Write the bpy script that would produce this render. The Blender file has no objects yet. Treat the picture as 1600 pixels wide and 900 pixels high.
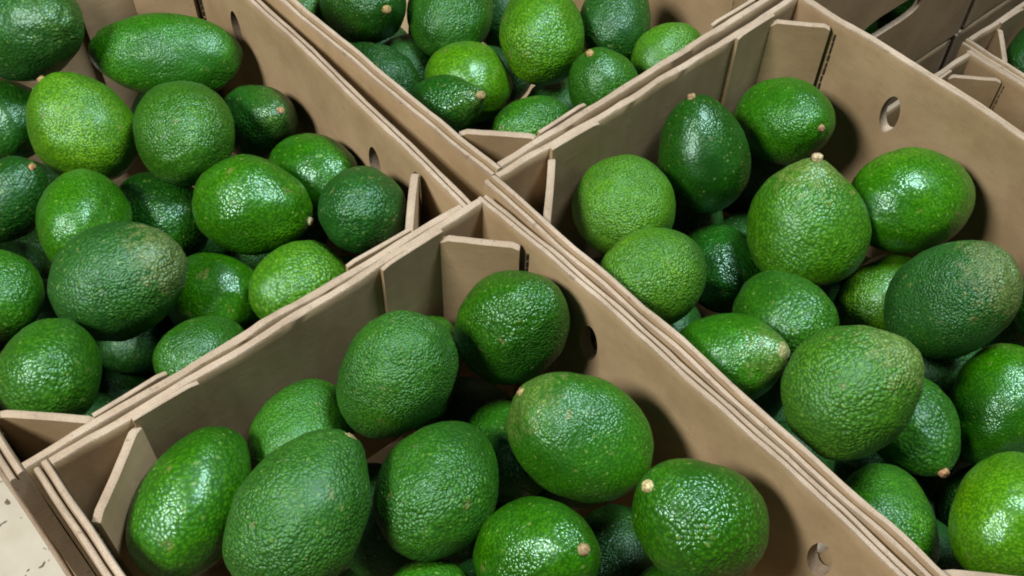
import bpy, bmesh, math, random
import numpy as np
from mathutils import Vector, Matrix, Quaternion

# ---------------------------------------------------------------- camera, world, lamps, exposure
sc = bpy.context.scene
cam_data = bpy.data.cameras.new('camera')
cam_data.sensor_width = 36.0
cam_data.lens = 36.0 * 1746.89 / 1600.0
cam_data.clip_start = 0.02
cam_data.clip_end = 50.0
cam = bpy.data.objects.new('camera', cam_data)
cam.matrix_world = Matrix([[0.762836, 0.503211, -0.406029, -0.30757], [-0.646296, 0.612417, -0.455244, -0.375522], [0.019575, 0.609691, 0.792397, 0.54], [0.0, 0.0, 0.0, 1.0]])
sc.collection.objects.link(cam)
sc.camera = cam

world = bpy.data.worlds.new('World')
sc.world = world
world.use_nodes = True
bg = world.node_tree.nodes['Background']
bg.inputs['Color'].default_value = (0.88, 0.95, 1.0, 1.0)
bg.inputs['Strength'].default_value = 0.010

def lamp(name, loc, aim, size_x, size_y, watts, color):
    d = bpy.data.lights.new(name, 'AREA')
    d.shape = 'RECTANGLE'
    d.size, d.size_y = size_x, size_y
    d.energy = watts
    d.color = color
    o = bpy.data.objects.new(name, d)
    o.location = loc
    o.rotation_euler = (Vector(aim) - Vector(loc)).to_track_quat('-Z', 'Y').to_euler()
    sc.collection.objects.link(o)
    return o

# ceiling lamps of the shop
lamp('ceiling_lamp_overhead', (0.72, -0.22, 1.70), (0.0, 0.0, 0.0), 0.60, 0.40, 62.0, (0.88, 0.97, 1.0))
lamp('ceiling_lamp_side', (-1.25, 0.10, 1.40), (0.0, 0.0, 0.0), 0.46, 0.36, 58.0, (1.0, 0.955, 0.88))

sc.view_settings.view_transform = 'Standard'
sc.view_settings.look = 'None'
sc.view_settings.exposure = 0.0
sc.view_settings.gamma = 1.0
sc.view_settings.use_curve_mapping = False
sc.cycles.use_denoising = True
sc.cycles.max_bounces = 4
sc.cycles.diffuse_bounces = 3
sc.cycles.glossy_bounces = 2
sc.cycles.sample_clamp_indirect = 6.0
sc.cycles.filter_width = 1.9

# ---------------------------------------------------------------- materials
def new_mat(name):
    m = bpy.data.materials.new(name)
    m.use_nodes = True
    nt = m.node_tree
    nt.nodes.clear()
    out = nt.nodes.new('ShaderNodeOutputMaterial')
    b = nt.nodes.new('ShaderNodeBsdfPrincipled')
    nt.links.new(b.outputs[0], out.inputs[0])
    return m, nt, b

class G:
    """small helper for node graphs"""
    def __init__(self, nt): self.nt = nt
    def n(self, t, **kw):
        x = self.nt.nodes.new(t)
        for k, v in kw.items(): setattr(x, k, v)
        return x
    def put(self, sock, v):
        if isinstance(v, bpy.types.NodeSocket): self.nt.links.new(v, sock)
        else: sock.default_value = v
    def math(self, op, a, b=0.0, clamp=False):
        x = self.n('ShaderNodeMath', operation=op, use_clamp=clamp)
        self.put(x.inputs[0], a); self.put(x.inputs[1], b)
        return x.outputs[0]
    def mix(self, f, a, b, blend='MIX'):
        x = self.n('ShaderNodeMix', data_type='RGBA', blend_type=blend)
        self.put(x.inputs['Factor'], f); self.put(x.inputs['A'], a) if False else None
        self.put(x.inputs[0], f); self.put(x.inputs[6], a); self.put(x.inputs[7], b)
        return x.outputs[2]
    def ramp(self, v, lo, hi, a=0.0, b=1.0):
        x = self.n('ShaderNodeMapRange', interpolation_type='SMOOTHSTEP')
        self.put(x.inputs['Value'], v)
        x.inputs['From Min'].default_value = lo; x.inputs['From Max'].default_value = hi
        x.inputs['To Min'].default_value = a; x.inputs['To Max'].default_value = b
        return x.outputs['Result']
    def noise(self, vec, scale, detail=2.0, rough=0.5, out='Fac'):
        x = self.n('ShaderNodeTexNoise')
        self.put(x.inputs['Vector'], vec)
        x.inputs['Scale'].default_value = scale; x.inputs['Detail'].default_value = detail
        x.inputs['Roughness'].default_value = rough
        return x.outputs[out]
    def attr(self, name):
        x = self.n('ShaderNodeAttribute', attribute_type='OBJECT', attribute_name=name)
        return x.outputs['Fac']

def skin_material():
    m, nt, b = new_mat('avocado_skin')
    g = G(nt)
    tc = g.n('ShaderNodeTexCoord')
    info = g.n('ShaderNodeObjectInfo')
    off = g.n('ShaderNodeVectorMath', operation='ADD')
    comb = g.n('ShaderNodeCombineXYZ')
    for i, k in enumerate((3.1, 5.7, 9.3)):
        g.put(comb.inputs[i], g.math('MULTIPLY', info.outputs['Random'], k))
    gs = g.n('ShaderNodeVectorMath', operation='SCALE'); g.put(gs.inputs[0], tc.outputs['Object']); g.put(gs.inputs['Scale'], g.attr('grain'))
    g.put(off.inputs[0], gs.outputs[0]); g.put(off.inputs[1], comb.outputs[0])
    co = off.outputs[0]
    # warp so the pebbles run together into short wrinkles
    wn = g.noise(co, 130.0, 1.0, 0.5, 'Color')
    sub = g.n('ShaderNodeVectorMath', operation='SUBTRACT'); g.put(sub.inputs[0], wn); sub.inputs[1].default_value = (0.5, 0.5, 0.5)
    scl = g.n('ShaderNodeVectorMath', operation='SCALE'); g.put(scl.inputs[0], sub.outputs[0]); scl.inputs['Scale'].default_value = 0.0036
    add = g.n('ShaderNodeVectorMath', operation='ADD'); g.put(add.inputs[0], co); g.put(add.inputs[1], scl.outputs[0])
    wc = add.outputs[0]
    vo = g.n('ShaderNodeTexVoronoi', feature='F1'); g.put(vo.inputs['Vector'], wc)
    vo.inputs['Scale'].default_value = 480.0
    peb = g.math('SUBTRACT', 1.0, vo.outputs['Distance'])
    peb2 = g.noise(wc, 620.0, 1.0, 0.5)
    big = g.noise(co, 60.0, 2.0, 0.55)
    h = g.math('ADD', g.math('MULTIPLY', peb, 0.62), g.math('ADD', g.math('MULTIPLY', peb2, 0.22), g.math('MULTIPLY', big, 0.7)))
    patch = g.ramp(g.noise(co, 26.0, 2.0), 0.30, 0.68, 0.35, 1.2)
    bump = g.n('ShaderNodeBump')
    g.put(bump.inputs['Height'], h)
    g.put(bump.inputs['Strength'], g.math('MULTIPLY', g.math('MULTIPLY', g.attr('pebble'), patch), 0.72, True))
    bump.inputs['Distance'].default_value = 0.0018
    # colour
    tint = info.outputs['Color']
    low = g.noise(co, 17.0, 3.0, 0.55)
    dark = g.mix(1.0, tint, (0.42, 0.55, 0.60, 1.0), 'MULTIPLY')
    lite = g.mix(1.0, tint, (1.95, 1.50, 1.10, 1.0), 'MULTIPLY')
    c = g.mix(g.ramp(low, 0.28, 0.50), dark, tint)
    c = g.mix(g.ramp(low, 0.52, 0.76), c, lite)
    # crevices between pebbles a deeper green, tops paler
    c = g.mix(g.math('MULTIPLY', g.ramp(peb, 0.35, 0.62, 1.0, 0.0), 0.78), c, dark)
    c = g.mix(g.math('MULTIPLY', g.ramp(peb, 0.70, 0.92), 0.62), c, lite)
    # pale lenticel dots
    vl = g.n('ShaderNodeTexVoronoi', feature='F1'); g.put(vl.inputs['Vector'], wc); vl.inputs['Scale'].default_value = 150.0
    dots = g.ramp(vl.outputs['Distance'], 0.10, 0.20, 1.0, 0.0)
    c = g.mix(g.math('MULTIPLY', dots, 0.20), c, (0.30, 0.42, 0.10, 1.0))
    # tan russet near the stem end
    sep = g.n('ShaderNodeSeparateXYZ'); g.put(sep.inputs[0], tc.outputs['Generated'])
    end = g.ramp(g.math('ADD', sep.outputs['Z'], g.math('MULTIPLY', g.math('SUBTRACT', g.noise(co, 150.0, 4.0, 0.75), 0.5), 0.75)), 0.78, 0.94)
    rus = g.math('MULTIPLY', g.math('MULTIPLY', end, g.attr('blush')), g.ramp(peb, 0.45, 0.75, 0.45, 1.0))
    c = g.mix(rus, c, (0.26, 0.235, 0.095, 1.0))
    # small corky scuffs and yellowed mottling
    sc_n = g.noise(co, 75.0, 4.0, 0.7)
    c = g.mix(g.math('MULTIPLY', g.ramp(sc_n, 0.64, 0.71), 0.45), c, (0.16, 0.13, 0.045, 1.0))
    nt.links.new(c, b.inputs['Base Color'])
    rough = g.math('ADD', g.math('ADD', g.attr('rough'), 0.0), g.math('MULTIPLY', g.math('SUBTRACT', g.noise(co, 40.0, 2.0), 0.5), 0.16))
    g.put(b.inputs['Roughness'], g.math('ADD', rough, 0.06))
    b.inputs['IOR'].default_value = 1.47
    b.inputs['Specular IOR Level'].default_value = 0.60
    b.inputs['Specular Tint'].default_value = (0.66, 1.0, 0.90, 1.0)
    nt.links.new(bump.outputs[0], b.inputs['Normal'])
    return m

def stem_material():
    m, nt, b = new_mat('stem')
    g = G(nt)
    tc = g.n('ShaderNodeTexCoord'); info = g.n('ShaderNodeObjectInfo')
    n = g.noise(tc.outputs['Object'], 600.0, 3.0, 0.6)
    c = g.mix(g.ramp(n, 0.35, 0.65), g.mix(1.0, info.outputs['Color'], (0.45, 0.36, 0.25, 1), 'MULTIPLY'), info.outputs['Color'])
    nt.links.new(c, b.inputs['Base Color'])
    b.inputs['Roughness'].default_value = 0.7
    bp = g.n('ShaderNodeBump'); g.put(bp.inputs['Height'], n); bp.inputs['Strength'].default_value = 0.5; bp.inputs['Distance'].default_value = 0.0008
    nt.links.new(bp.outputs[0], b.inputs['Normal'])
    return m

def card_material(name, cut):
    m, nt, b = new_mat(name)
    g = G(nt)
    tc = g.n('ShaderNodeTexCoord')
    co = tc.outputs['Object']
    blot = g.noise(co, 14.0, 5.0, 0.65)
    mp = g.n('ShaderNodeMapping'); mp.inputs['Scale'].default_value = (60.0, 60.0, 900.0); g.put(mp.inputs['Vector'], co)
    fib = g.noise(mp.outputs[0], 1.0, 3.0, 0.6)
    fine = g.noise(co, 1400.0, 2.0, 0.6)
    if cut:   # sawn edge of the corrugated board: paler, with the open flutes showing
        a, bb, dk = (0.27, 0.205, 0.145, 1), (0.40, 0.322, 0.245, 1), (0.11, 0.078, 0.05, 1)
    else:
        a, bb, dk = (0.240, 0.170, 0.092, 1), (0.328, 0.240, 0.140, 1), (0.17, 0.118, 0.062, 1)
    c = g.mix(g.ramp(blot, 0.30, 0.70), a, bb)
    c = g.mix(g.math('MULTIPLY', g.ramp(fib, 0.50, 0.72), 0.22), c, dk)
    spot = g.noise(co, 160.0, 3.0, 0.7)
    c = g.mix(g.math('MULTIPLY', g.ramp(spot, 0.60, 0.74), 0.35 if not cut else 0.6), c, dk)
    h = g.math('ADD', g.math('MULTIPLY', fib, 0.5), g.math('MULTIPLY', fine, 0.5))
    bp = g.n('ShaderNodeBump')
    if cut:
        vo = g.n('ShaderNodeTexVoronoi', feature='F1'); g.put(vo.inputs['Vector'], co); vo.inputs['Scale'].default_value = 1400.0
        fl = g.ramp(vo.outputs['Distance'], 0.15, 0.45)
        c = g.mix(g.math('MULTIPLY', g.ramp(vo.outputs['Distance'], 0.42, 0.62), 0.40), c, dk)
        h = g.math('ADD', h, fl)
        bp.inputs['Strength'].default_value = 0.6; bp.inputs['Distance'].default_value = 0.0008
    else:
        wv = g.n('ShaderNodeTexWave', wave_type='BANDS', bands_direction='DIAGONAL')
        mp2 = g.n('ShaderNodeMapping'); mp2.inputs['Scale'].default_value = (1.0, 1.0, 0.0); g.put(mp2.inputs['Vector'], co)
        g.put(wv.inputs['Vector'], mp2.outputs[0]); wv.inputs['Scale'].default_value = 42.0; wv.inputs['Distortion'].default_value = 0.3
        h = g.math('ADD', h, g.math('MULTIPLY', wv.outputs['Fac'], 0.35))
        h = g.math('ADD', h, g.math('MULTIPLY', blot, 2.0))
        bp.inputs['Strength'].default_value = 0.28; bp.inputs['Distance'].default_value = 0.0010
    g.put(bp.inputs['Height'], h)
    nt.links.new(c, b.inputs['Base Color'])
    nt.links.new(bp.outputs[0], b.inputs['Normal'])
    b.inputs['Roughness'].default_value = 0.78
    b.inputs['Specular IOR Level'].default_value = 0.25
    return m

def floor_material():
    m, nt, b = new_mat('terrazzo')
    g = G(nt)
    tc = g.n('ShaderNodeTexCoord'); co = tc.outputs['Object']
    base = g.mix(g.ramp(g.noise(co, 9.0, 4.0, 0.6), 0.3, 0.7), (0.50, 0.475, 0.39, 1), (0.64, 0.64, 0.575, 1))
    wn = g.noise(co, 55.0, 2.0, 0.5, 'Color')
    mx = g.mix(0.035, co, wn)
    for sc_, th, col, thin in ((64.0, 0.20, (0.10, 0.075, 0.05, 1), 0.45), (85.0, 0.17, (0.33, 0.29, 0.23, 1), 0.50), (24.0, 0.28, (0.55, 0.57, 0.52, 1), 0.40)):
        v = g.n('ShaderNodeTexVoronoi', feature='F1'); g.put(v.inputs['Vector'], mx); v.inputs['Scale'].default_value = sc_
        sp = g.n('ShaderNodeSeparateColor'); g.put(sp.inputs[0], v.outputs['Color'])
        sel = g.math('GREATER_THAN', sp.outputs[0], thin)
        base = g.mix(g.math('MULTIPLY', g.ramp(v.outputs['Distance'], th * 0.7, th, 0.9, 0.0), sel), base, col)
    nt.links.new(base, b.inputs['Base Color'])
    b.inputs['Roughness'].default_value = 0.35
    return m

def plain(name, col, rough=0.9):
    m, nt, b = new_mat(name)
    g = G(nt)
    tc = g.n('ShaderNodeTexCoord')
    c = g.mix(g.noise(tc.outputs['Object'], 300.0), tuple(x * 0.7 for x in col[:3]) + (1,), tuple(x * 1.25 for x in col[:3]) + (1,))
    nt.links.new(c, b.inputs['Base Color'])
    b.inputs['Roughness'].default_value = rough
    return m

SKIN = skin_material()
STEM = stem_material()
CARD = card_material('kraft_cardboard', False)
EDGE = card_material('cardboard_cut_edge', True)
SLIT = plain('perforation_brown', (0.045, 0.032, 0.018))
FLOOR = floor_material()

# ---------------------------------------------------------------- helpers
def tag(o, label=None, category=None, group=None, kind=None):
    if label: o['label'] = label
    if category: o['category'] = category
    if group: o['group'] = group
    if kind: o['kind'] = kind
    return o

def link(name, me, parent=None):
    o = bpy.data.objects.new(name, me)
    sc.collection.objects.link(o)
    if parent: o.parent = parent
    return o

def smooth(me, angle=None):
    me.polygons.foreach_set('use_smooth', [True] * len(me.polygons))
    if angle: me.set_sharp_from_angle(angle=math.radians(angle))

# ---------------------------------------------------------------- the floor
me = bpy.data.meshes.new('floor')
me.from_pydata([(-3, -3, 0), (3, -3, 0), (3, 3, 0), (-3, 3, 0)], [], [(0, 1, 2, 3)])
me.materials.append(FLOOR)
fl = link('floor', me)
fl.location = (0, 0, -0.4365)
tag(fl, kind='structure')

# ---------------------------------------------------------------- cardboard crates
IW, IL, HT = 0.300, 0.397, 0.214        # inner width, inner length, height
TS, TE = 0.009, 0.0055                  # side wall (double ply), end wall (single ply)
_rs = np.random.RandomState(3)

def wob(seed, amp, n=3):
    """a slow random wave along a wall"""
    r = np.random.RandomState(seed)
    k = [(amp * r.uniform(-1, 1) / (i + 1), r.uniform(0, 6.28), (i + 1) * r.uniform(1.6, 3.0)) for i in range(n)]
    return lambda s: sum(a * math.sin(f * s * 6.28 + p) for a, p, f in k)

def sweep(name, profile, length, place, bow, seed, edge_from, holes=None, nseg=40):
    """profile: closed list of (u, z), u from the inner face outward; swept along s in [0, length]; place(u, s, z) -> xyz."""
    bm = bmesh.new()
    w_out = wob(seed, 0.0007); w_z = wob(seed + 77, 0.0008)
    rings = []
    fine = np.random.RandomState(seed + 5)
    for i in range(nseg + 1):
        s = length * i / nseg
        t = i / nseg
        ring = []
        for (u, z) in profile:
            b = bow(t, z) + w_out(t)
            dz = (w_z(t) + fine.uniform(-0.00035, 0.00035)) if z > -0.02 else 0.0
            ring.append(bm.verts.new(place(u + b, s, z + dz)))
        rings.append(ring)
    n = len(profile)
    for i in range(nseg):
        for j in range(n):
            k = (j + 1) % n
            f = bm.faces.new((rings[i][j], rings[i][k], rings[i + 1][k], rings[i + 1][j]))
            if profile[j][1] > edge_from and profile[k][1] > edge_from: f.material_index = 1
    for ring in (rings[0], list(reversed(rings[-1]))):
        f = bm.faces.new(ring); f.material_index = 1
    bmesh.ops.recalc_face_normals(bm, faces=bm.faces)
    bmesh.ops.triangulate(bm, faces=[f for f in bm.faces if len(f.verts) > 4])
    me = bpy.data.meshes.new(name)
    bm.to_mesh(me); bm.free()
    me.materials.append(CARD); me.materials.append(EDGE)
    if holes:
        hb = bmesh.new()
        for (sc_, z0, a, b_, p) in holes:
            ring = []
            for k in range(32):
                th = 6.28318 * k / 32
                cs, sn = math.cos(th), math.sin(th)
                ring.append((sc_ + a * math.copysign(abs(cs) ** p, cs), z0 + b_ * math.copysign(abs(sn) ** p, sn)))
            v0 = [hb.verts.new(place(-0.03, s, z)) for s, z in ring]
            v1 = [hb.verts.new(place(0.05, s, z)) for s, z in ring]
            hb.faces.new(v0); hb.faces.new(list(reversed(v1)))
            for k in range(32):
                q = (k + 1) % 32
                f = hb.faces.new((v0[k], v1[k], v1[q], v0[q])); f.material_index = 1
        bmesh.ops.recalc_face_normals(hb, faces=hb.faces)
        hme = bpy.data.meshes.new('cutter'); hb.to_mesh(hme); hb.free()
        hme.materials.append(CARD); hme.materials.append(EDGE)
        wo = bpy.data.objects.new('w', me); ho = bpy.data.objects.new('h', hme)
        sc.collection.objects.link(wo); sc.collection.objects.link(ho)
        md = wo.modifiers.new('b', 'BOOLEAN'); md.object = ho; md.operation = 'DIFFERENCE'; md.solver = 'EXACT'
        bpy.context.view_layer.update()
        ev = wo.evaluated_get(bpy.context.evaluated_depsgraph_get())
        me2 = bpy.data.meshes.new_from_object(ev)
        me2.name = name
        bpy.data.objects.remove(wo); bpy.data.objects.remove(ho)
        me = me2
    smooth(me, 40)
    return me

Z_ROWS = (-0.170, -0.130, -0.095, -0.065, -0.040, -0.020, -0.008)
SIDE_PROFILE = [(0, -HT)] + [(0, z) for z in Z_ROWS] + [(0, -0.0014), (0.0007, -0.0002), (0.0020, 0.0), (0.0034, -0.0003), (0.0040, -0.0016),
    (0.0042, -0.0060), (0.0050, -0.0060), (0.0053, -0.0034), (0.0060, -0.0022), (0.0072, -0.0018), (0.0084, -0.0024), (0.0090, -0.0045)] + \
    [(TS, z) for z in reversed(Z_ROWS[:-1])] + [(TS, -HT)]
END_PROFILE = [(0, -HT)] + [(0, z) for z in Z_ROWS] + [(0, -0.0010), (0.0006, -0.0001), (0.0027, 0.0), (0.0049, -0.0001), (TE, -0.0010)] + \
    [(TE, z) for z in reversed(Z_ROWS)] + [(TE, -HT)]
HOLE_S = 0.1025

def side_wall_mesh(sx, seed, bulge):
    # runs along y over the full outer length; sx = +1 the wall at +x
    L = IL + 2 * TE
    place = lambda u, s, z: (sx * (IW / 2 + u), -L / 2 + s, z)
    bow = lambda t, z: bulge * math.sin(math.pi * min(max(t, 0), 1)) * (1.0 if z > -0.12 else (z + HT) / (HT - 0.12))
    holes = [(TE + HOLE_S, -0.049, 0.0078, 0.0180, 1.05), (L - TE - HOLE_S, -0.049, 0.0078, 0.0180, 1.05)]
    return sweep('side_wall', SIDE_PROFILE, L, place, bow, seed, -0.005, holes)

def end_wall_mesh(sy, seed, bulge):
    # between the side walls, so the two never share a plane
    L = IW - 0.0006
    place = lambda u, s, z: (-L / 2 + s, sy * (IL / 2 + u), z)
    bow = lambda t, z: bulge * math.sin(math.pi * t) * (1.0 if z > -0.12 else (z + HT) / (HT - 0.12))
    return sweep('end_wall', END_PROFILE, L, place, bow, seed, -0.003, [(L / 2, -0.117, 0.046, 0.0130, 0.55)])

def corner_flap_mesh(cx, cy, seed, ex=0.036, sy_=0.038):
    """bent sheet: glue tab on the end wall, then the diagonal panel to the side wall."""
    r = np.random.RandomState(seed)
    th = 0.0050
    # ex: where the diagonal leaves the end wall; sy_: where it meets the side wall
    tab = ex + 0.045 + r.uniform(-0.004, 0.004)
    top_d = -0.0045 + r.uniform(-0.0015, 0.001)
    top_t = 0.0010
    bot = -HT + 0.004
    X = lambda d: cx * (IW / 2 - d)
    Y = lambda d: cy * (IL / 2 - d)
    bm = bmesh.new()
    # plan points (inner face toward the fruit, outer face toward the corner)
    dl = math.hypot(ex, sy_)
    nx, ny = sy_ / dl, ex / dl                 # outward (into the corner) is smaller d
    # diagonal panel with cut shoulders
    N = 10
    cols = []
    for i in range(N + 1):
        t = i / N
        d1 = 0.0006 + (ex - 0.0006) * (1 - t); d2 = 0.0006 + (sy_ - 0.0006) * t
        sag = 0.0004 * math.sin(math.pi * t)
        sh = 0.0
        if i == 0: sh = 0.0035
        if i == N: sh = 0.0025
        cols.append((d1 + nx * sag, d2 + ny * sag, top_d - sh + r.uniform(-0.0002, 0.0002)))
    grid = []
    for (d1, d2, tp) in cols:
        a0 = (X(d1 + nx * th), Y(d2 + ny * th)); a1 = (X(d1), Y(d2))
        grid.append([bm.verts.new((a0[0], a0[1], bot)), bm.verts.new((a0[0], a0[1], tp - 0.0006)), bm.verts.new(((a0[0] * .75 + a1[0] * .25), (a0[1] * .75 + a1[1] * .25), tp)),
                     bm.verts.new(((a0[0] * .25 + a1[0] * .75), (a0[1] * .25 + a1[1] * .75), tp)), bm.verts.new((a1[0], a1[1], tp - 0.0006)), bm.verts.new((a1[0], a1[1], bot))])
    for i in range(N):
        for j in range(5):
            f = bm.faces.new((grid[i][j], grid[i][j + 1], grid[i + 1][j + 1], grid[i + 1][j]))
            if 1 <= j <= 3: f.material_index = 1
    for col in (grid[0], grid[-1]):
        f = bm.faces.new(col); f.material_index = 1
    # glue tab, 0.5 mm clear of the end wall
    tcols = []
    M = 8
    for i in range(M + 1):
        t = i / M
        d1 = ex + 0.0008 + (tab - ex - 0.0008) * t
        tp = top_t - (0.0015 if i == M else 0.0)
        lift = 0.0005 + 0.0009 * t * t
        tcols.append((d1, lift, tp))
    grid = []
    for (d1, lift, tp) in tcols:
        grid.append([bm.verts.new((X(d1), Y(lift + 0.0030), bot)), bm.verts.new((X(d1), Y(lift + 0.0030), tp - 0.0005)), bm.verts.new((X(d1), Y(lift + 0.0024), tp)),
                     bm.verts.new((X(d1), Y(lift + 0.0005), tp)), bm.verts.new((X(d1), Y(lift), tp - 0.0005)), bm.verts.new((X(d1), Y(lift), bot))])
    for i in range(M):
        for j in range(5):
            f = bm.faces.new((grid[i][j], grid[i][j + 1], grid[i + 1][j + 1], grid[i + 1][j]))
            if 1 <= j <= 3: f.material_index = 1
    for col in (grid[0], grid[-1]):
        f = bm.faces.new(col)
    bmesh.ops.recalc_face_normals(bm, faces=bm.faces)
    me = bpy.data.meshes.new('corner_flap')
    bm.to_mesh(me); bm.free()
    me.materials.append(CARD); me.materials.append(EDGE)
    smooth(me, 35)
    # torn perforation slits where the panel folds off the side wall
    bm = bmesh.new()
    z = -0.012
    while z > -0.105:
        hgt = r.uniform(0.0035, 0.0065)
        d = sy_ + th + 0.0011 + r.uniform(-0.0004, 0.0004)
        w = r.uniform(0.0006, 0.0010)
        vs = []
        for (u, yy, zz) in ((-0.0012, -w, 0), (-0.0012, w, 0), (0.0007, w * .6, 0), (0.0007, -w * .6, 0), (-0.0012, -w, -1), (-0.0012, w, -1), (0.0007, w * .6, -1), (0.0007, -w * .6, -1)):
            vs.append(bm.verts.new((X(u), Y(d + yy), z + zz * hgt)))
        for q in ((0, 1, 2, 3), (7, 6, 5, 4), (0, 4, 5, 1), (1, 5, 6, 2), (2, 6, 7, 3), (3, 7, 4, 0)):
            bm.faces.new([vs[i] for i in q])
        z -= hgt + r.uniform(0.0012, 0.0026)
    bmesh.ops.recalc_face_normals(bm, faces=bm.faces)
    ms = bpy.data.meshes.new('perforated_seam')
    bm.to_mesh(ms); bm.free()
    ms.materials.append(SLIT)
    return me, ms

def bottom_mesh():
    bm = bmesh.new()
    bmesh.ops.create_cube(bm, size=1.0)
    for v in bm.verts:
        v.co = Vector((v.co.x * (IW - 0.001), v.co.y * (IL - 0.001), -HT + 0.003 + v.co.z * 0.005))
    me = bpy.data.meshes.new('bottom'); bm.to_mesh(me); bm.free()
    me.materials.append(CARD)
    return me

BOTTOM = bottom_mesh()

def make_crate(cx, cy, rim, rot, label, seed, bulges=(0.002, 0.002, 0.001, 0.001), flaps={}, group='cardboard crates'):
    root = bpy.data.objects.new('cardboard_crate', None)
    sc.collection.objects.link(root)
    root.empty_display_size = 0.05
    root.location = (cx, cy, rim - HT)
    root.rotation_euler = (0, 0, math.radians(rot))
    tag(root, label, 'crate', group)
    ch = [link('bottom', BOTTOM, root),
          link('side_wall', side_wall_mesh(1, seed, bulges[0]), root), link('side_wall', side_wall_mesh(-1, seed + 1, bulges[1]), root),
          link('end_wall', end_wall_mesh(1, seed + 2, bulges[2]), root), link('end_wall', end_wall_mesh(-1, seed + 3, bulges[3]), root)]
    for k, (a, b) in enumerate(((1, 1), (-1, 1), (1, -1), (-1, -1))):
        mf, ms = corner_flap_mesh(a, b, seed * 7 + k, *flaps.get((a, b), (0.037, 0.039)))
        f = link('corner_flap', mf, root)
        link('perforated_seam', ms, f)
        ch.append(f)
    for c in ch: c.location = (0, 0, HT)
    return root

def copy_crate(src, cx, cy, rim, rot, label):
    root = src.copy(); sc.collection.objects.link(root)
    root.location = (cx, cy, rim - HT); root.rotation_euler = (0, 0, math.radians(rot))
    root['label'] = label
    for c in src.children:
        d = c.copy(); sc.collection.objects.link(d); d.parent = root
        for e in c.children:
            q = e.copy(); sc.collection.objects.link(q); q.parent = d
    return root

# upper tier
front = make_crate(-0.150, -0.1985, 0.0, 0.0, 'front brown cardboard crate, heaped with avocados beside the white speckled floor', 11, (0.004, 0.001, -0.002, 0.002), {(1, 1): (0.035, 0.038), (-1, 1): (0.046, 0.039)})
right = make_crate(0.1718, -0.18865, 0.0, 0.0, 'right brown cardboard crate of avocados with a pale far rim and finger hole', 31, (0.004, -0.002, -0.002, 0.002), {(-1, 1): (0.043, 0.043), (1, 1): (0.031, 0.033)})
rear = make_crate(0.1735, 0.2215, 0.003, 1.2, 'rear brown cardboard crate of avocados, its wall leaving a dark gap to the left crate', 51, (0.003, 0.003, 0.001, 0.0005), {(-1, -1): (0.039, 0.040)})
left = make_crate(-0.1600, 0.2100, -0.001, -0.7, 'left brown cardboard crate of avocados with two slots in its inner wall', 71, (0.003, 0.001, 0.001, 0.0), {(1, -1): (0.037, 0.043), (-1, -1): (0.043, 0.041)})
beyond = make_crate(0.5020, 0.2240, -0.002, 0.0, 'cardboard crate beyond the right crate with a dark handle slot in its end', 91, (0.001, 0.002, 0.001, 0.0005))
copy_crate(beyond, 0.8280, 0.2240, -0.002, 0.0, 'cardboard crate at the top picture edge, next to the one with the handle slot')
# lower tier, seen beside and below the upper crates
LOW = -0.2165
copy_crate(beyond, 0.4920, -0.2080, LOW, 0.0, 'lower crate directly behind the right crate\'s far wall, only a corner flap showing')
copy_crate(front, 0.8110, -0.1960, LOW, 0.0, 'lower cardboard crate holding dark avocados in the upper right of the picture')
copy_crate(front, -0.1610, -0.2000, LOW - 0.001, 0.3, 'lower crate underneath the front crate, a thin rim showing by the floor')
copy_crate(left, -0.1710, 0.2130, LOW - 0.001, 0.2, 'lower crate underneath the left crate, a thin rim showing by the floor')
copy_crate(right, 0.1700, -0.1950, LOW - 0.001, 0.0, 'lower cardboard crate that the right crate stands on')
copy_crate(rear, 0.1650, 0.2220, LOW - 0.001, 0.0, 'lower cardboard crate that the rear crate stands on')
copy_crate(beyond, 0.4920, 0.2240, LOW - 0.002, 0.0, 'lower cardboard crate under the one with the handle slot')
copy_crate(beyond, 0.8180, 0.2240, LOW - 0.002, 0.0, 'lower cardboard crate under the one at the top picture edge')

# ---------------------------------------------------------------- avocados
TINT = {   # base colour of the skin, russet amount at the stem end
    'lime': ((0.086, 0.270, 0.002), 0.0), 'limetan': ((0.058, 0.220, 0.002), 0.30), 'green': ((0.036, 0.190, 0.001), 0.0),
    'greentan': ((0.038, 0.190, 0.001), 0.24), 'greenpatch': ((0.030, 0.160, 0.001), 0.0), 'mid': ((0.040, 0.185, 0.003), 0.0),
    'dark': ((0.014, 0.098, 0.002), 0.0), 'teal': ((0.018, 0.125, 0.006), 0.08), 'tealtan': ((0.021, 0.128, 0.008), 0.32)}

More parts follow.
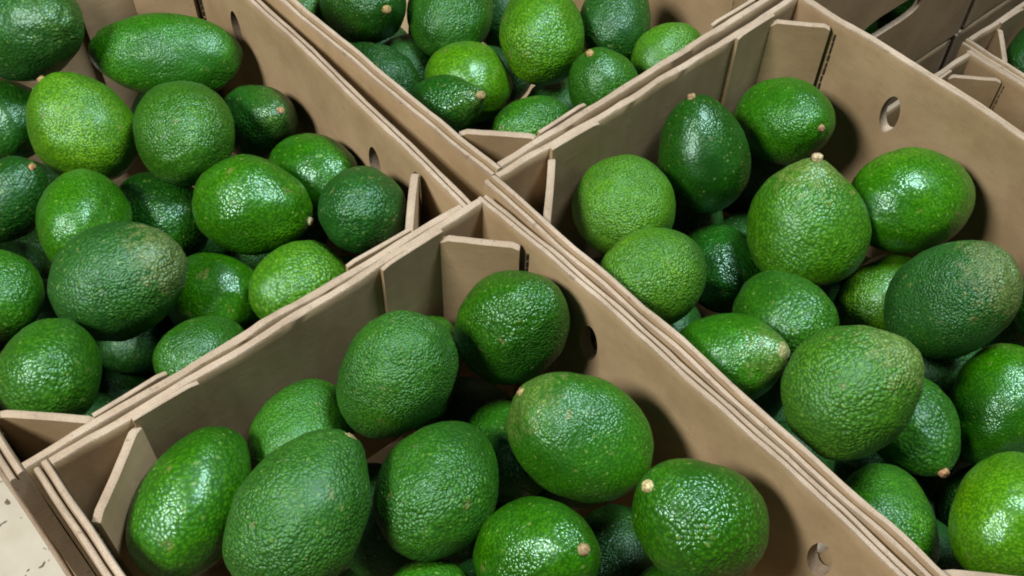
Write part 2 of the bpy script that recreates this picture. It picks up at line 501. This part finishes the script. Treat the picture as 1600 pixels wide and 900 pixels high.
def avocado_mesh(r, half, k, seed, nu=72, nv=54):
    """pear-shaped body of revolution around z (stem at +z), with the lumps of a real fruit"""
    rs = np.random.RandomState(seed)
    th = np.linspace(0, np.pi, nv + 1)[1:-1]
    s = -np.cos(th)
    kk = (0.07, 0.15, 0.26)[k] + rs.uniform(-0.02, 0.02)
    def prof(x):
        neck = 1.0 - kk * x - 0.5 * kk * np.clip(x, 0, 1) ** 2 * np.clip(x, 0, 1)
        return np.sqrt(np.clip(1 - x * x, 0, 1)) * neck
    grid = prof(np.linspace(-1, 1, 400)); mx = grid.max()
    rad = prof(s) / mx
    ph = np.linspace(0, 2 * np.pi, nu, endpoint=False)
    X = (rad[:, None] * np.cos(ph)[None]); Y = (rad[:, None] * np.sin(ph)[None]); Z = np.repeat(s[:, None], nu, 1)
    P = np.stack([X, Y, Z], -1).reshape(-1, 3)
    P = np.vstack([P, [[0, 0, -1]], [[0, 0, 1]]])
    N = P / np.maximum(np.linalg.norm(P, axis=1)[:, None], 1e-6)
    d = np.zeros(len(P))
    for f, a, m in ((1.5, 0.034, 4), (3.6, 0.012, 7), (9.0, 0.0045, 12), (17.0, 0.0026, 16)):
        for _ in range(m):
            w = rs.normal(size=3) * f; p = rs.uniform(0, 6.28)
            d += a / math.sqrt(m) * 1.4 * np.sin(P @ w + p)
    P = P + N * d[:, None]
    # small dimple under the stem
    P[:, 2] -= 0.03 * np.exp(-((P[:, 0] ** 2 + P[:, 1] ** 2) / 0.012)) * (P[:, 2] > 0)
    bend = rs.uniform(-0.09, 0.09)
    P[:, 0] += bend * P[:, 2] ** 2
    P *= np.array([r, r * rs.uniform(0.93, 1.0), half])
    nb = (nv - 1) * nu
    i = np.arange(nv - 2)[:, None] * nu; j = np.arange(nu)[None]; jn = (j + 1) % nu
    quads = np.stack([i + j, i + jn, i + nu + jn, i + nu + j], -1).reshape(-1, 4)
    faces = quads.tolist()
    faces += [[nb, int(q2), int(q)] for q, q2 in zip(j[0], jn[0])]
    o = (nv - 2) * nu
    faces += [[nb + 1, int(o + q), int(o + q2)] for q, q2 in zip(j[0], jn[0])]
    me = bpy.data.meshes.new('avocado')
    me.from_pydata(P.tolist(), [], faces)
    smooth(me)
    me.materials.append(SKIN)
    return me, float(P[nb + 1, 2]), float(P[nb + 1, 0])

def stem_mesh(code, seed):
    """short peg (1), round pale knob (2) or flat tan tip (3)"""
    r = np.random.RandomState(seed)
    if code == 1: prof = [(0.0052, -0.004), (0.0050, 0.0006), (0.0042, 0.0022), (0.0040, 0.0038), (0.0032, 0.0048), (0.0012, 0.0046)]
    elif code == 2: prof = [(0.0046, -0.004), (0.0044, 0.001), (0.0050, 0.0030), (0.0048, 0.0052), (0.0034, 0.0064), (0.0012, 0.0066)]
    else: prof = [(0.0085, -0.003), (0.0082, 0.0002), (0.0066, 0.0010), (0.0040, 0.0016), (0.0034, 0.0026), (0.0012, 0.0026)]
    bm = bmesh.new(); rings = []
    k = r.uniform(0.58, 0.80)
    for (q, z) in prof:
        q *= k; z *= k
        rings.append([bm.verts.new((q * math.cos(a) * r.uniform(0.9, 1.1), q * math.sin(a) * r.uniform(0.9, 1.1), z + r.uniform(-0.0003, 0.0003))) for a in np.linspace(0, 6.28318, 15)[:-1]])
    for a, b in zip(rings, rings[1:]):
        for i in range(14): bm.faces.new((a[i], a[(i + 1) % 14], b[(i + 1) % 14], b[i]))
    bm.faces.new(rings[-1])
    me = bpy.data.meshes.new('stem'); bm.to_mesh(me); bm.free()
    smooth(me); me.materials.append(STEM)
    return me

def avocado(pos, axis, r, ratio, tint, rough, pebble, k, stem, label, group, seed):
    me, ztop, xtop = avocado_mesh(r, r * ratio, k, seed)
    o = link('avocado', me)
    ax = Vector(axis).normalized()
    q = Vector((0, 0, 1)).rotation_difference(ax)
    o.rotation_mode = 'QUATERNION'
    roll = random.Random(seed).uniform(0, 6.28)
    o.rotation_quaternion = q @ Quaternion((0, 0, 1), roll)
    o.location = pos
    col, blush = TINT[tint]
    rr = random.Random(seed + 900)
    j = 0.54 * rr.uniform(0.88, 1.14)
    o.color = (col[0] * j * rr.uniform(0.9, 1.12), col[1] * j, col[2] * j, 1.0)
    o['blush'] = blush
    o['rough'] = rough
    o['pebble'] = pebble
    o['grain'] = rr.uniform(0.85, 1.35)
    tag(o, label, 'avocado', group)
    if stem:
        s = link('stem', stem_mesh(stem, seed), o)
        s.location = (xtop, 0, ztop - 0.0004)
        base = {1: (0.27, 0.19, 0.085), 2: (0.46, 0.42, 0.25), 3: (0.23, 0.21, 0.08)}[stem]
        s.color = tuple(c * rr.uniform(0.85, 1.15) for c in base) + (1.0,)
    return o

# position, axis (towards the stem), radius, half length / radius, skin, roughness, pebbling, shape, stem, crate, label
CRATE = {'L': 'avocados in the left crate', 'T': 'avocados in the rear crate', 'R': 'avocados in the right crate', 'B': 'avocados in the front crate', 'V': 'avocados in the lower crate'}
FRUIT = [
    ((-0.1452, 0.3606, -0.0086), (0.346, -0.800, 0.489), 0.0411, 1.30, 'teal', 0.36, 1.00, 1, 0, 'L',
     "large greyish green avocado with tan blush, high in the left crate's outer rear corner"),
    ((-0.0668, 0.3090, -0.0486), (-0.773, 0.629, 0.087), 0.0346, 1.75, 'green', 0.34, 0.80, 0, 0, 'L',
     'long bright green avocado lying flat in the rear corner of the left crate'),
    ((-0.1883, 0.3608, -0.0810), (-0.288, 0.956, -0.065), 0.0313, 1.32, 'teal', 0.28, 0.70, 0, 0, 'L',
     "bluish green avocado behind the yellow-green one at the left crate's outer edge"),
    ((-0.1551, 0.2822, -0.0517), (-0.168, 0.681, 0.713), 0.0375, 1.17, 'lime', 0.36, 0.75, 1, 1, 'L',
     'yellow-green avocado with a pale stem button on top in the left crate'),
    ((-0.1010, 0.2189, -0.0390), (0.338, 0.889, -0.310), 0.0372, 1.32, 'mid', 0.36, 1.00, 0, 0, 'L',
     'round light green avocado in front of the long flat one in the left crate'),
    ((-0.0395, 0.2254, -0.0702), (0.146, -0.713, 0.685), 0.0302, 1.30, 'teal', 0.30, 1.00, 2, 1, 'L',
     "dark ridged avocado with its stem scar facing up by the left crate's inner wall"),
    ((-0.2267, 0.2627, -0.0612), (0.690, -0.308, 0.655), 0.0309, 1.15, 'dark', 0.40, 1.00, 1, 1, 'L',
     "dull dark avocado with a pale stem tip, cut by the picture's left edge"),
    ((-0.1952, 0.1992, -0.0534), (0.459, 0.851, -0.254), 0.0325, 1.32, 'green', 0.30, 0.60, 0, 0, 'L',
     'glossy green avocado tucked behind the biggest tan-blushed one in the left crate'),
    ((-0.2029, 0.1192, -0.0325), (0.735, -0.447, 0.509), 0.0392, 1.17, 'tealtan', 0.42, 1.10, 1, 0, 'L',
     'biggest dark avocado with a tan blush, heaped on top in the left crate'),
    ((-0.1428, 0.2073, -0.0966), (-0.083, 0.997, -0.005), 0.0330, 1.32, 'teal', 0.26, 1.00, 1, 0, 'L',
     'shiny dark avocado wedged low behind the biggest one in the left crate'),
    ((-0.0989, 0.1317, -0.0472), (0.528, -0.849, -0.019), 0.0342, 1.23, 'green', 0.27, 0.60, 0, 2, 'L',
     'glossy green avocado with a white stem knob in mid left crate'),
    ((-0.0406, 0.1476, -0.0702), (-0.157, 0.976, -0.151), 0.0299, 1.32, 'green', 0.26, 0.50, 0, 0, 'L',
     'small glossy avocado close to the slotted wall of the left crate'),
    ((-0.0475, 0.0721, -0.0365), (0.594, 0.616, -0.517), 0.0311, 1.32, 'teal', 0.38, 1.10, 0, 0, 'L',
     'dark pebbly avocado beside the corner flap of the left crate'),
    ((-0.1559, 0.1130, -0.0847), (-0.309, 0.913, -0.267), 0.0308, 1.32, 'green', 0.25, 0.45, 1, 0, 'L',
     'small smooth avocado with a bright highlight beside the biggest one in the left crate'),
    ((-0.1067, 0.0611, -0.0608), (0.764, 0.408, -0.500), 0.0303, 1.32, 'lime', 0.38, 1.00, 1, 0, 'L',
     'yellow-green avocado against the front wall of the left crate'),
    ((-0.1879, 0.0542, -0.0666), (0.696, 0.306, -0.650), 0.0274, 1.32, 'mid', 0.36, 1.00, 0, 0, 'L',
     'green avocado half hidden by the front wall of the left crate'),
    ((-0.2671, 0.1798, -0.0540), (0.151, 0.978, -0.145), 0.0265, 1.32, 'green', 0.36, 0.80, 0, 0, 'L',
     'bright green avocado at the left picture edge below the dull dark one'),
    ((-0.2717, 0.0798, -0.0291), (0.371, 0.785, -0.496), 0.0324, 1.32, 'mid', 0.34, 0.90, 0, 0, 'L',
     "large light green avocado behind the left crate's front corner flap"),
    ((0.0946, 0.2702, -0.0538), (-0.099, -0.900, 0.424), 0.0351, 1.30, 'dark', 0.32, 0.90, 0, 1, 'T',
     'dark avocado with a round tan stem button in the rear crate'),
    ((0.0682, 0.3360, -0.0824), (0.424, 0.891, 0.160), 0.0305, 1.32, 'lime', 0.40, 1.00, 0, 0, 'T',
     'pale green avocado squeezed against the inner wall of the rear crate'),
    ((0.1562, 0.2313, -0.0644), (0.690, 0.722, -0.060), 0.0367, 1.32, 'green', 0.40, 1.10, 0, 0, 'T',
     'rough green avocado beside the one with the tan button in the rear crate'),
    ((0.1769, 0.1415, -0.0433), (0.614, 0.788, 0.048), 0.0358, 1.32, 'lime', 0.34, 1.00, 1, 0, 'T',
     'large lime green avocado in the middle of the rear crate'),
    ((0.2451, 0.1252, -0.0562), (0.842, 0.538, 0.045), 0.0307, 1.32, 'teal', 0.38, 1.10, 1, 0, 'T',
     'greyish pebbly avocado next to the large lime one in the rear crate'),
    ((0.0549, 0.2055, -0.0731), (-0.091, 0.992, 0.090), 0.0324, 1.32, 'dark', 0.40, 1.20, 1, 0, 'T',
     'dark matt avocado lying along the inner wall of the rear crate'),
    ((0.1124, 0.1548, -0.0682), (0.699, 0.594, -0.398), 0.0338, 1.32, 'lime', 0.30, 0.60, 0, 0, 'T',
     'light green avocado behind the ridged one in the rear crate'),
    ((0.0600, 0.1167, -0.0390), (0.261, -0.693, 0.672), 0.0248, 1.63, 'teal', 0.24, 1.20, 2, 1, 'T',
     "shiny ridged avocado with a brown stem near the rear crate's corner flap"),
    ((0.1110, 0.0760, -0.0648), (0.975, -0.009, -0.224), 0.0274, 1.32, 'green', 0.36, 1.00, 0, 0, 'T',
     "small green avocado peeking over the rear crate's corner flap"),
    ((0.1763, 0.0681, -0.0497), (-0.214, 0.369, 0.905), 0.0287, 1.15, 'green', 0.34, 1.00, 1, 1, 'T',
     "green avocado with a pale stem tip behind the rear crate's front wall"),
    ((0.2500, 0.0687, -0.0580), (0.998, 0.060, 0.016), 0.0248, 1.32, 'lime', 0.40, 0.80, 0, 0, 'T',
     "small lime avocado close to the rear crate's wall with a finger hole"),
    ((0.1838, -0.0319, -0.0486), (0.079, 0.524, 0.848), 0.0353, 1.26, 'dark', 0.30, 0.70, 0, 1, 'R',
     'dark green upright avocado with a tan stem by the back wall of the right crate'),
    ((0.2653, -0.0431, -0.0594), (-0.216, -0.790, 0.574), 0.0344, 1.30, 'green', 0.30, 0.80, 1, 1, 'R',
     'green avocado with a pale stem scar beside the perforated corner of the right crate'),
    ((0.1047, -0.0307, -0.0527), (0.716, 0.580, -0.388), 0.0355, 1.32, 'lime', 0.44, 1.20, 0, 0, 'R',
     'matt lime avocado beside the corner flap of the right crate'),
    ((0.0639, -0.0972, -0.0345), (0.931, -0.019, -0.364), 0.0327, 1.32, 'lime', 0.44, 1.20, 0, 0, 'R',
     'matt lime avocado lying against the shared inner wall of the right crate'),
    ((0.1567, -0.0865, -0.1085), (0.520, 0.735, -0.434), 0.0325, 1.32, 'teal', 0.26, 0.90, 0, 0, 'R',
     'dark glossy avocado low between two lime ones and the pear-shaped one'),
    ((0.1908, -0.1253, -0.0443), (0.243, 0.326, 0.913), 0.0419, 1.15, 'limetan', 0.34, 1.00, 2, 2, 'R',
     'pear-shaped light green avocado with a white stem tip in the right crate'),
    ((0.2731, -0.1566, -0.0540), (0.954, -0.034, -0.299), 0.0383, 1.32, 'green', 0.25, 0.45, 0, 0, 'R',
     'smooth glossy avocado below the finger hole of the right crate'),
    ((0.2064, -0.2327, -0.0401), (0.285, -0.374, 0.883), 0.0382, 1.22, 'tealtan', 0.42, 1.20, 0, 0, 'R',
     'dull dark pebbly avocado near the far wall of the right crate'),
    ((0.2252, -0.1860, -0.1008), (0.979, 0.156, -0.132), 0.0302, 1.32, 'lime', 0.32, 1.00, 0, 0, 'R',
     'small pale avocado low in the gap beside the dull dark pebbly one'),
    ((0.1216, -0.1670, -0.0586), (0.426, 0.801, -0.420), 0.0319, 1.32, 'mid', 0.34, 0.90, 0, 0, 'R',
     'mid green avocado behind the tan-tipped one in the right crate'),
    ((0.0589, -0.1735, -0.0382), (0.271, -0.661, 0.699), 0.0320, 1.24, 'greentan', 0.28, 0.70, 2, 3, 'R',
     'glossy avocado with a tan tip against the shared inner wall of the right crate'),
    ((0.0761, -0.2448, -0.0011), (0.570, -0.245, 0.784), 0.0376, 1.16, 'limetan', 0.46, 1.30, 1, 0, 'R',
     'large dull light green avocado with a tan end, heaped highest in the right crate'),
    ((0.1332, -0.2696, -0.0767), (-0.400, -0.907, 0.128), 0.0287, 1.25, 'green', 0.40, 1.10, 1, 1, 'R',
     'narrow green avocado hidden behind the large dull light green one'),
    ((0.2008, -0.2973, -0.0839), (-0.943, 0.172, -0.286), 0.0384, 1.15, 'green', 0.24, 0.45, 0, 1, 'R',
     'glossy avocado with a wide white highlight at the right picture edge'),
    ((0.0633, -0.3013, -0.0720), (0.851, 0.498, -0.167), 0.0341, 1.32, 'mid', 0.36, 1.10, 2, 0, 'R',
     'pointed pear-shaped avocado near the front of the right crate'),
    ((0.0963, -0.3530, -0.0282), (0.849, 0.126, -0.514), 0.0361, 1.32, 'lime', 0.27, 0.40, 0, 0, 'R',
     'smooth bright lime avocado in the bottom corner of the right crate'),
    ((0.2885, -0.2729, -0.0740), (0.851, 0.517, -0.094), 0.0266, 1.32, 'green', 0.34, 0.90, 0, 0, 'R',
     'sliver of a green avocado beyond the dull dark pebbly one'),
    ((-0.2495, -0.0452, -0.0378), (0.844, 0.533, 0.066), 0.0322, 1.41, 'green', 0.30, 0.65, 0, 0, 'B',
     "tall leaning bright green avocado beside the front crate's outer corner flap"),
    ((-0.2111, -0.1034, -0.0097), (0.912, 0.281, 0.299), 0.0374, 1.29, 'mid', 0.46, 1.30, 1, 3, 'B',
     'large matt pebbly avocado with a tan stem in the front crate'),
    ((-0.1171, -0.0590, -0.0229), (-0.459, 0.144, -0.876), 0.0348, 1.32, 'mid', 0.44, 1.30, 1, 0, 'B',
     'matt dark pebbly avocado leaning near the back wall of the front crate'),
    ((-0.1715, -0.0342, -0.0640), (0.786, 0.541, -0.300), 0.0316, 1.32, 'green', 0.42, 1.10, 0, 0, 'B',
     'green avocado half hidden behind the large matt pebbly one in the front crate'),
    ((-0.0336, -0.0695, -0.0298), (0.155, -0.310, 0.938), 0.0346, 1.30, 'greenpatch', 0.30, 1.20, 0, 0, 'B',
     "round dark green avocado with a pale patch below the front crate's corner flap"),
    ((-0.1352, -0.1265, -0.0371), (0.825, 0.444, -0.350), 0.0356, 1.32, 'mid', 0.38, 1.20, 0, 0, 'B',
     'mid green avocado in the middle of the front crate'),
    ((-0.0742, -0.1127, -0.0827), (0.414, 0.869, -0.270), 0.0284, 1.32, 'green', 0.34, 1.10, 0, 0, 'B',
     'small avocado mostly hidden behind two large ones in the middle of the front crate'),
    ((-0.0546, -0.1559, -0.0324), (-0.351, 0.844, 0.406), 0.0361, 1.30, 'greentan', 0.34, 0.65, 0, 1, 'B',
     "plump bright green avocado with a tan stem near the front crate's inner wall"),
    ((-0.0468, -0.2430, -0.0179), (-0.462, 0.611, 0.643), 0.0334, 1.16, 'green', 0.28, 1.10, 0, 2, 'B',
     "dark green avocado with a wide pale stem scar by the front crate's inner wall"),
    ((-0.1199, -0.1948, -0.0336), (0.196, -0.572, 0.797), 0.0323, 1.30, 'green', 0.24, 1.00, 1, 1, 'B',
     'glossy avocado with a pinkish stem facing up at the bottom of the picture'),
    ((-0.0616, -0.2046, -0.1125), (0.736, 0.572, -0.361), 0.0298, 1.32, 'dark', 0.40, 1.20, 0, 0, 'B',
     'dark avocado low in the gap between the pink-stemmed and scar-faced ones'),
    ((-0.1802, -0.1730, -0.0635), (0.666, 0.528, -0.527), 0.0267, 1.32, 'green', 0.38, 1.00, 0, 0, 'B',
     "top of a green avocado at the picture's bottom edge below the mid green one"),
    ((-0.0752, -0.2621, -0.0710), (0.469, 0.678, -0.566), 0.0289, 1.32, 'green', 0.36, 0.90, 0, 0, 'B',
     'sliver of a green avocado at the bottom edge below the scar-faced one'),
    ((-0.0834, -0.0330, -0.0792), (0.827, 0.533, 0.178), 0.0296, 1.32, 'green', 0.36, 0.90, 0, 0, 'B',
     'thin edge of a green avocado behind the matt dark one by the back wall'),
    ((0.7457, -0.0484, -0.2458), (0.971, 0.190, 0.145), 0.0412, 1.32, 'dark', 0.42, 1.00, 0, 0, 'V',
     "dark avocado in the lower crate at the picture's upper edge"),
]
for i, (pos, ax, r, ratio, tint, rough, peb, k, stem, cr, label) in enumerate(FRUIT):
    avocado(pos, ax, r, ratio, tint, rough, peb, k, stem, label, CRATE[cr], 100 + i)

# fruit of the layer below, glimpsed through the gaps; their dark tint paints in the gaps' shade
UNDER = [
    ((-0.2465, 0.2012, -0.1347), (-0.840, 0.435, 0.324), 0.0342, 'L'),
    ((-0.2040, 0.0743, -0.1386), (-0.298, 0.931, -0.209), 0.0309, 'L'),
    ((-0.1030, 0.1093, -0.1427), (0.937, -0.164, 0.308), 0.0298, 'L'),
    ((-0.2709, 0.0826, -0.1245), (-0.603, -0.779, 0.171), 0.0304, 'L'),
    ((-0.0701, 0.1685, -0.1416), (-0.945, 0.297, 0.135), 0.0296, 'L'),
    ((-0.2605, 0.2708, -0.1432), (-0.937, 0.341, 0.076), 0.0336, 'L'),
    ((-0.1951, 0.1518, -0.1274), (-0.802, -0.544, 0.246), 0.0326, 'L'),
    ((-0.0556, 0.0501, -0.1354), (0.763, -0.043, -0.645), 0.0302, 'L'),
    ((-0.1395, 0.0583, -0.1217), (0.510, -0.750, 0.422), 0.0319, 'L'),
    ((-0.2736, 0.1492, -0.1429), (0.038, 0.287, -0.957), 0.0296, 'L'),
    ((-0.1100, 0.2297, -0.1543), (0.650, -0.759, 0.037), 0.0303, 'L'),
    ((-0.1977, 0.3445, -0.1585), (-0.020, -0.959, 0.282), 0.0326, 'L'),
    ((-0.0626, 0.3759, -0.1678), (0.472, 0.546, 0.692), 0.0294, 'L'),
    ((-0.1310, 0.1667, -0.1662), (-0.331, -0.260, 0.907), 0.0349, 'L'),
    ((-0.2602, 0.0496, -0.1638), (0.471, 0.736, -0.486), 0.0295, 'L'),
    ((-0.0495, 0.1098, -0.1673), (0.156, -0.776, 0.612), 0.0297, 'L'),
    ((-0.0951, 0.0531, -0.1799), (-0.667, 0.743, 0.054), 0.0323, 'L'),
    ((-0.2397, 0.1326, -0.1748), (-0.635, -0.739, -0.223), 0.0299, 'L'),
    ((-0.1781, 0.0538, -0.1786), (0.942, 0.334, -0.007), 0.0334, 'L'),
    ((-0.2169, 0.2959, -0.1756), (0.955, -0.292, 0.056), 0.0306, 'L'),
    ((0.1243, 0.1606, -0.1336), (0.260, -0.964, 0.048), 0.0327, 'T'),
    ((0.2275, 0.2510, -0.1185), (0.431, 0.789, -0.437), 0.0314, 'T'),
    ((0.1822, 0.1185, -0.1177), (0.720, 0.613, -0.326), 0.0330, 'T'),
    ((0.0681, 0.1274, -0.1282), (0.031, -0.991, 0.129), 0.0319, 'T'),
    ((0.1769, 0.2090, -0.1399), (0.902, -0.425, -0.071), 0.0332, 'T'),
    ((0.0709, 0.2977, -0.1371), (0.768, 0.638, 0.048), 0.0293, 'T'),
    ((0.1063, 0.2383, -0.1176), (0.525, 0.700, -0.484), 0.0347, 'T'),
    ((0.1073, 0.0622, -0.1229), (-0.997, 0.001, 0.072), 0.0319, 'T'),
    ((0.0870, 0.3699, -0.1355), (0.728, -0.543, 0.418), 0.0299, 'T'),
    ((0.2317, 0.0642, -0.1132), (0.970, -0.242, -0.033), 0.0296, 'T'),
    ((0.1745, 0.2758, -0.1341), (-0.288, -0.351, -0.891), 0.0292, 'T'),
    ((0.1527, 0.1022, -0.1641), (-0.342, 0.935, 0.098), 0.0302, 'T'),
    ((0.1386, 0.3193, -0.1670), (0.061, -0.996, 0.059), 0.0340, 'T'),
    ((0.0761, 0.2293, -0.1651), (0.563, -0.824, 0.058), 0.0322, 'T'),
    ((0.0602, 0.0667, -0.1647), (0.265, 0.773, -0.576), 0.0323, 'T'),
    ((0.0727, 0.1316, -0.1794), (0.968, 0.123, 0.218), 0.0300, 'T'),
    ((0.1968, 0.0830, -0.1724), (0.062, -0.756, 0.652), 0.0292, 'T'),
    ((0.1429, 0.1816, -0.1800), (0.250, 0.894, 0.371), 0.0315, 'T'),
    ((0.2716, 0.1221, -0.1740), (-0.994, -0.042, -0.103), 0.0322, 'T'),
    ((0.1116, 0.0787, -0.1674), (-0.476, 0.868, -0.143), 0.0306, 'T'),
    ((0.0944, 0.3576, -0.1747), (0.147, -0.919, 0.366), 0.0294, 'T'),
    ((0.0651, 0.3143, -0.1757), (0.818, -0.548, -0.178), 0.0294, 'T'),
    ((0.0897, 0.1753, -0.1783), (0.803, -0.026, 0.595), 0.0299, 'T'),
    ((0.1948, -0.1356, -0.1288), (-0.861, -0.061, -0.506), 0.0307, 'R'),
    ((0.0915, -0.0336, -0.1446), (0.977, -0.062, -0.205), 0.0303, 'R'),
    ((0.0673, -0.2303, -0.1280), (-0.925, -0.359, -0.126), 0.0323, 'R'),
    ((0.1053, -0.1597, -0.1285), (-0.978, -0.073, -0.196), 0.0348, 'R'),
    ((0.0894, -0.3294, -0.1381), (0.914, 0.369, -0.171), 0.0318, 'R'),
    ((0.2277, -0.2468, -0.1301), (0.864, -0.205, -0.460), 0.0303, 'R'),
    ((0.1918, -0.0245, -0.1371), (0.865, 0.501, 0.030), 0.0297, 'R'),
    ((0.0959, -0.0933, -0.1274), (-0.259, -0.564, 0.784), 0.0300, 'R'),
    ((0.1699, -0.3384, -0.1324), (0.626, -0.601, 0.497), 0.0328, 'R'),
    ((0.2657, -0.0249, -0.1398), (-0.968, 0.106, 0.227), 0.0298, 'R'),
    ((0.0914, -0.2695, -0.1585), (-0.882, -0.460, 0.103), 0.0313, 'R'),
    ((0.2457, -0.1308, -0.1621), (-0.608, 0.730, -0.312), 0.0333, 'R'),
    ((0.1930, -0.2714, -0.1634), (0.579, -0.812, 0.072), 0.0311, 'R'),
    ((0.0546, -0.1104, -0.1576), (-0.463, 0.876, -0.132), 0.0292, 'R'),
    ((0.2126, -0.0725, -0.1541), (0.752, 0.639, -0.160), 0.0343, 'R'),
    ((0.2886, -0.2486, -0.1497), (-0.402, 0.165, -0.901), 0.0305, 'R'),
    ((0.0939, -0.2026, -0.1721), (-0.528, -0.844, -0.097), 0.0328, 'R'),
    ((0.1443, -0.2288, -0.1776), (-0.274, 0.961, -0.027), 0.0299, 'R'),
    ((0.1449, -0.3044, -0.1767), (-0.955, -0.285, 0.083), 0.0320, 'R'),
    ((0.0540, -0.3147, -0.1794), (-0.394, 0.896, 0.205), 0.0294, 'R'),
    ((0.0786, -0.1486, -0.1779), (0.706, 0.684, -0.184), 0.0300, 'R'),
    ((0.0819, -0.0660, -0.1783), (0.385, 0.846, -0.370), 0.0291, 'R'),
    ((-0.1398, -0.1781, -0.1239), (-0.886, 0.416, 0.204), 0.0345, 'B'),
    ((-0.1595, -0.0874, -0.1189), (0.395, 0.886, 0.243), 0.0295, 'B'),
    ((-0.0608, -0.0603, -0.1302), (0.452, -0.861, 0.233), 0.0317, 'B'),
    ((-0.0957, -0.1303, -0.1406), (0.893, -0.239, -0.382), 0.0308, 'B'),
    ((-0.0326, -0.1330, -0.1212), (0.437, -0.881, 0.181), 0.0293, 'B'),
    ((-0.1891, -0.1077, -0.1759), (-0.985, 0.030, 0.172), 0.0300, 'B'),
]
NAME = {'L': 'left', 'T': 'rear', 'R': 'right', 'B': 'front', 'V': 'lower'}
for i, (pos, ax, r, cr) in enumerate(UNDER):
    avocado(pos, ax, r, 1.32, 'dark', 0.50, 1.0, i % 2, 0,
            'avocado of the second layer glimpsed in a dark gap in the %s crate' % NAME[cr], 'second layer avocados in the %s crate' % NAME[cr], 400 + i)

# fruit inside the crate with the handle slot, added in the dark tint to blacken the opening
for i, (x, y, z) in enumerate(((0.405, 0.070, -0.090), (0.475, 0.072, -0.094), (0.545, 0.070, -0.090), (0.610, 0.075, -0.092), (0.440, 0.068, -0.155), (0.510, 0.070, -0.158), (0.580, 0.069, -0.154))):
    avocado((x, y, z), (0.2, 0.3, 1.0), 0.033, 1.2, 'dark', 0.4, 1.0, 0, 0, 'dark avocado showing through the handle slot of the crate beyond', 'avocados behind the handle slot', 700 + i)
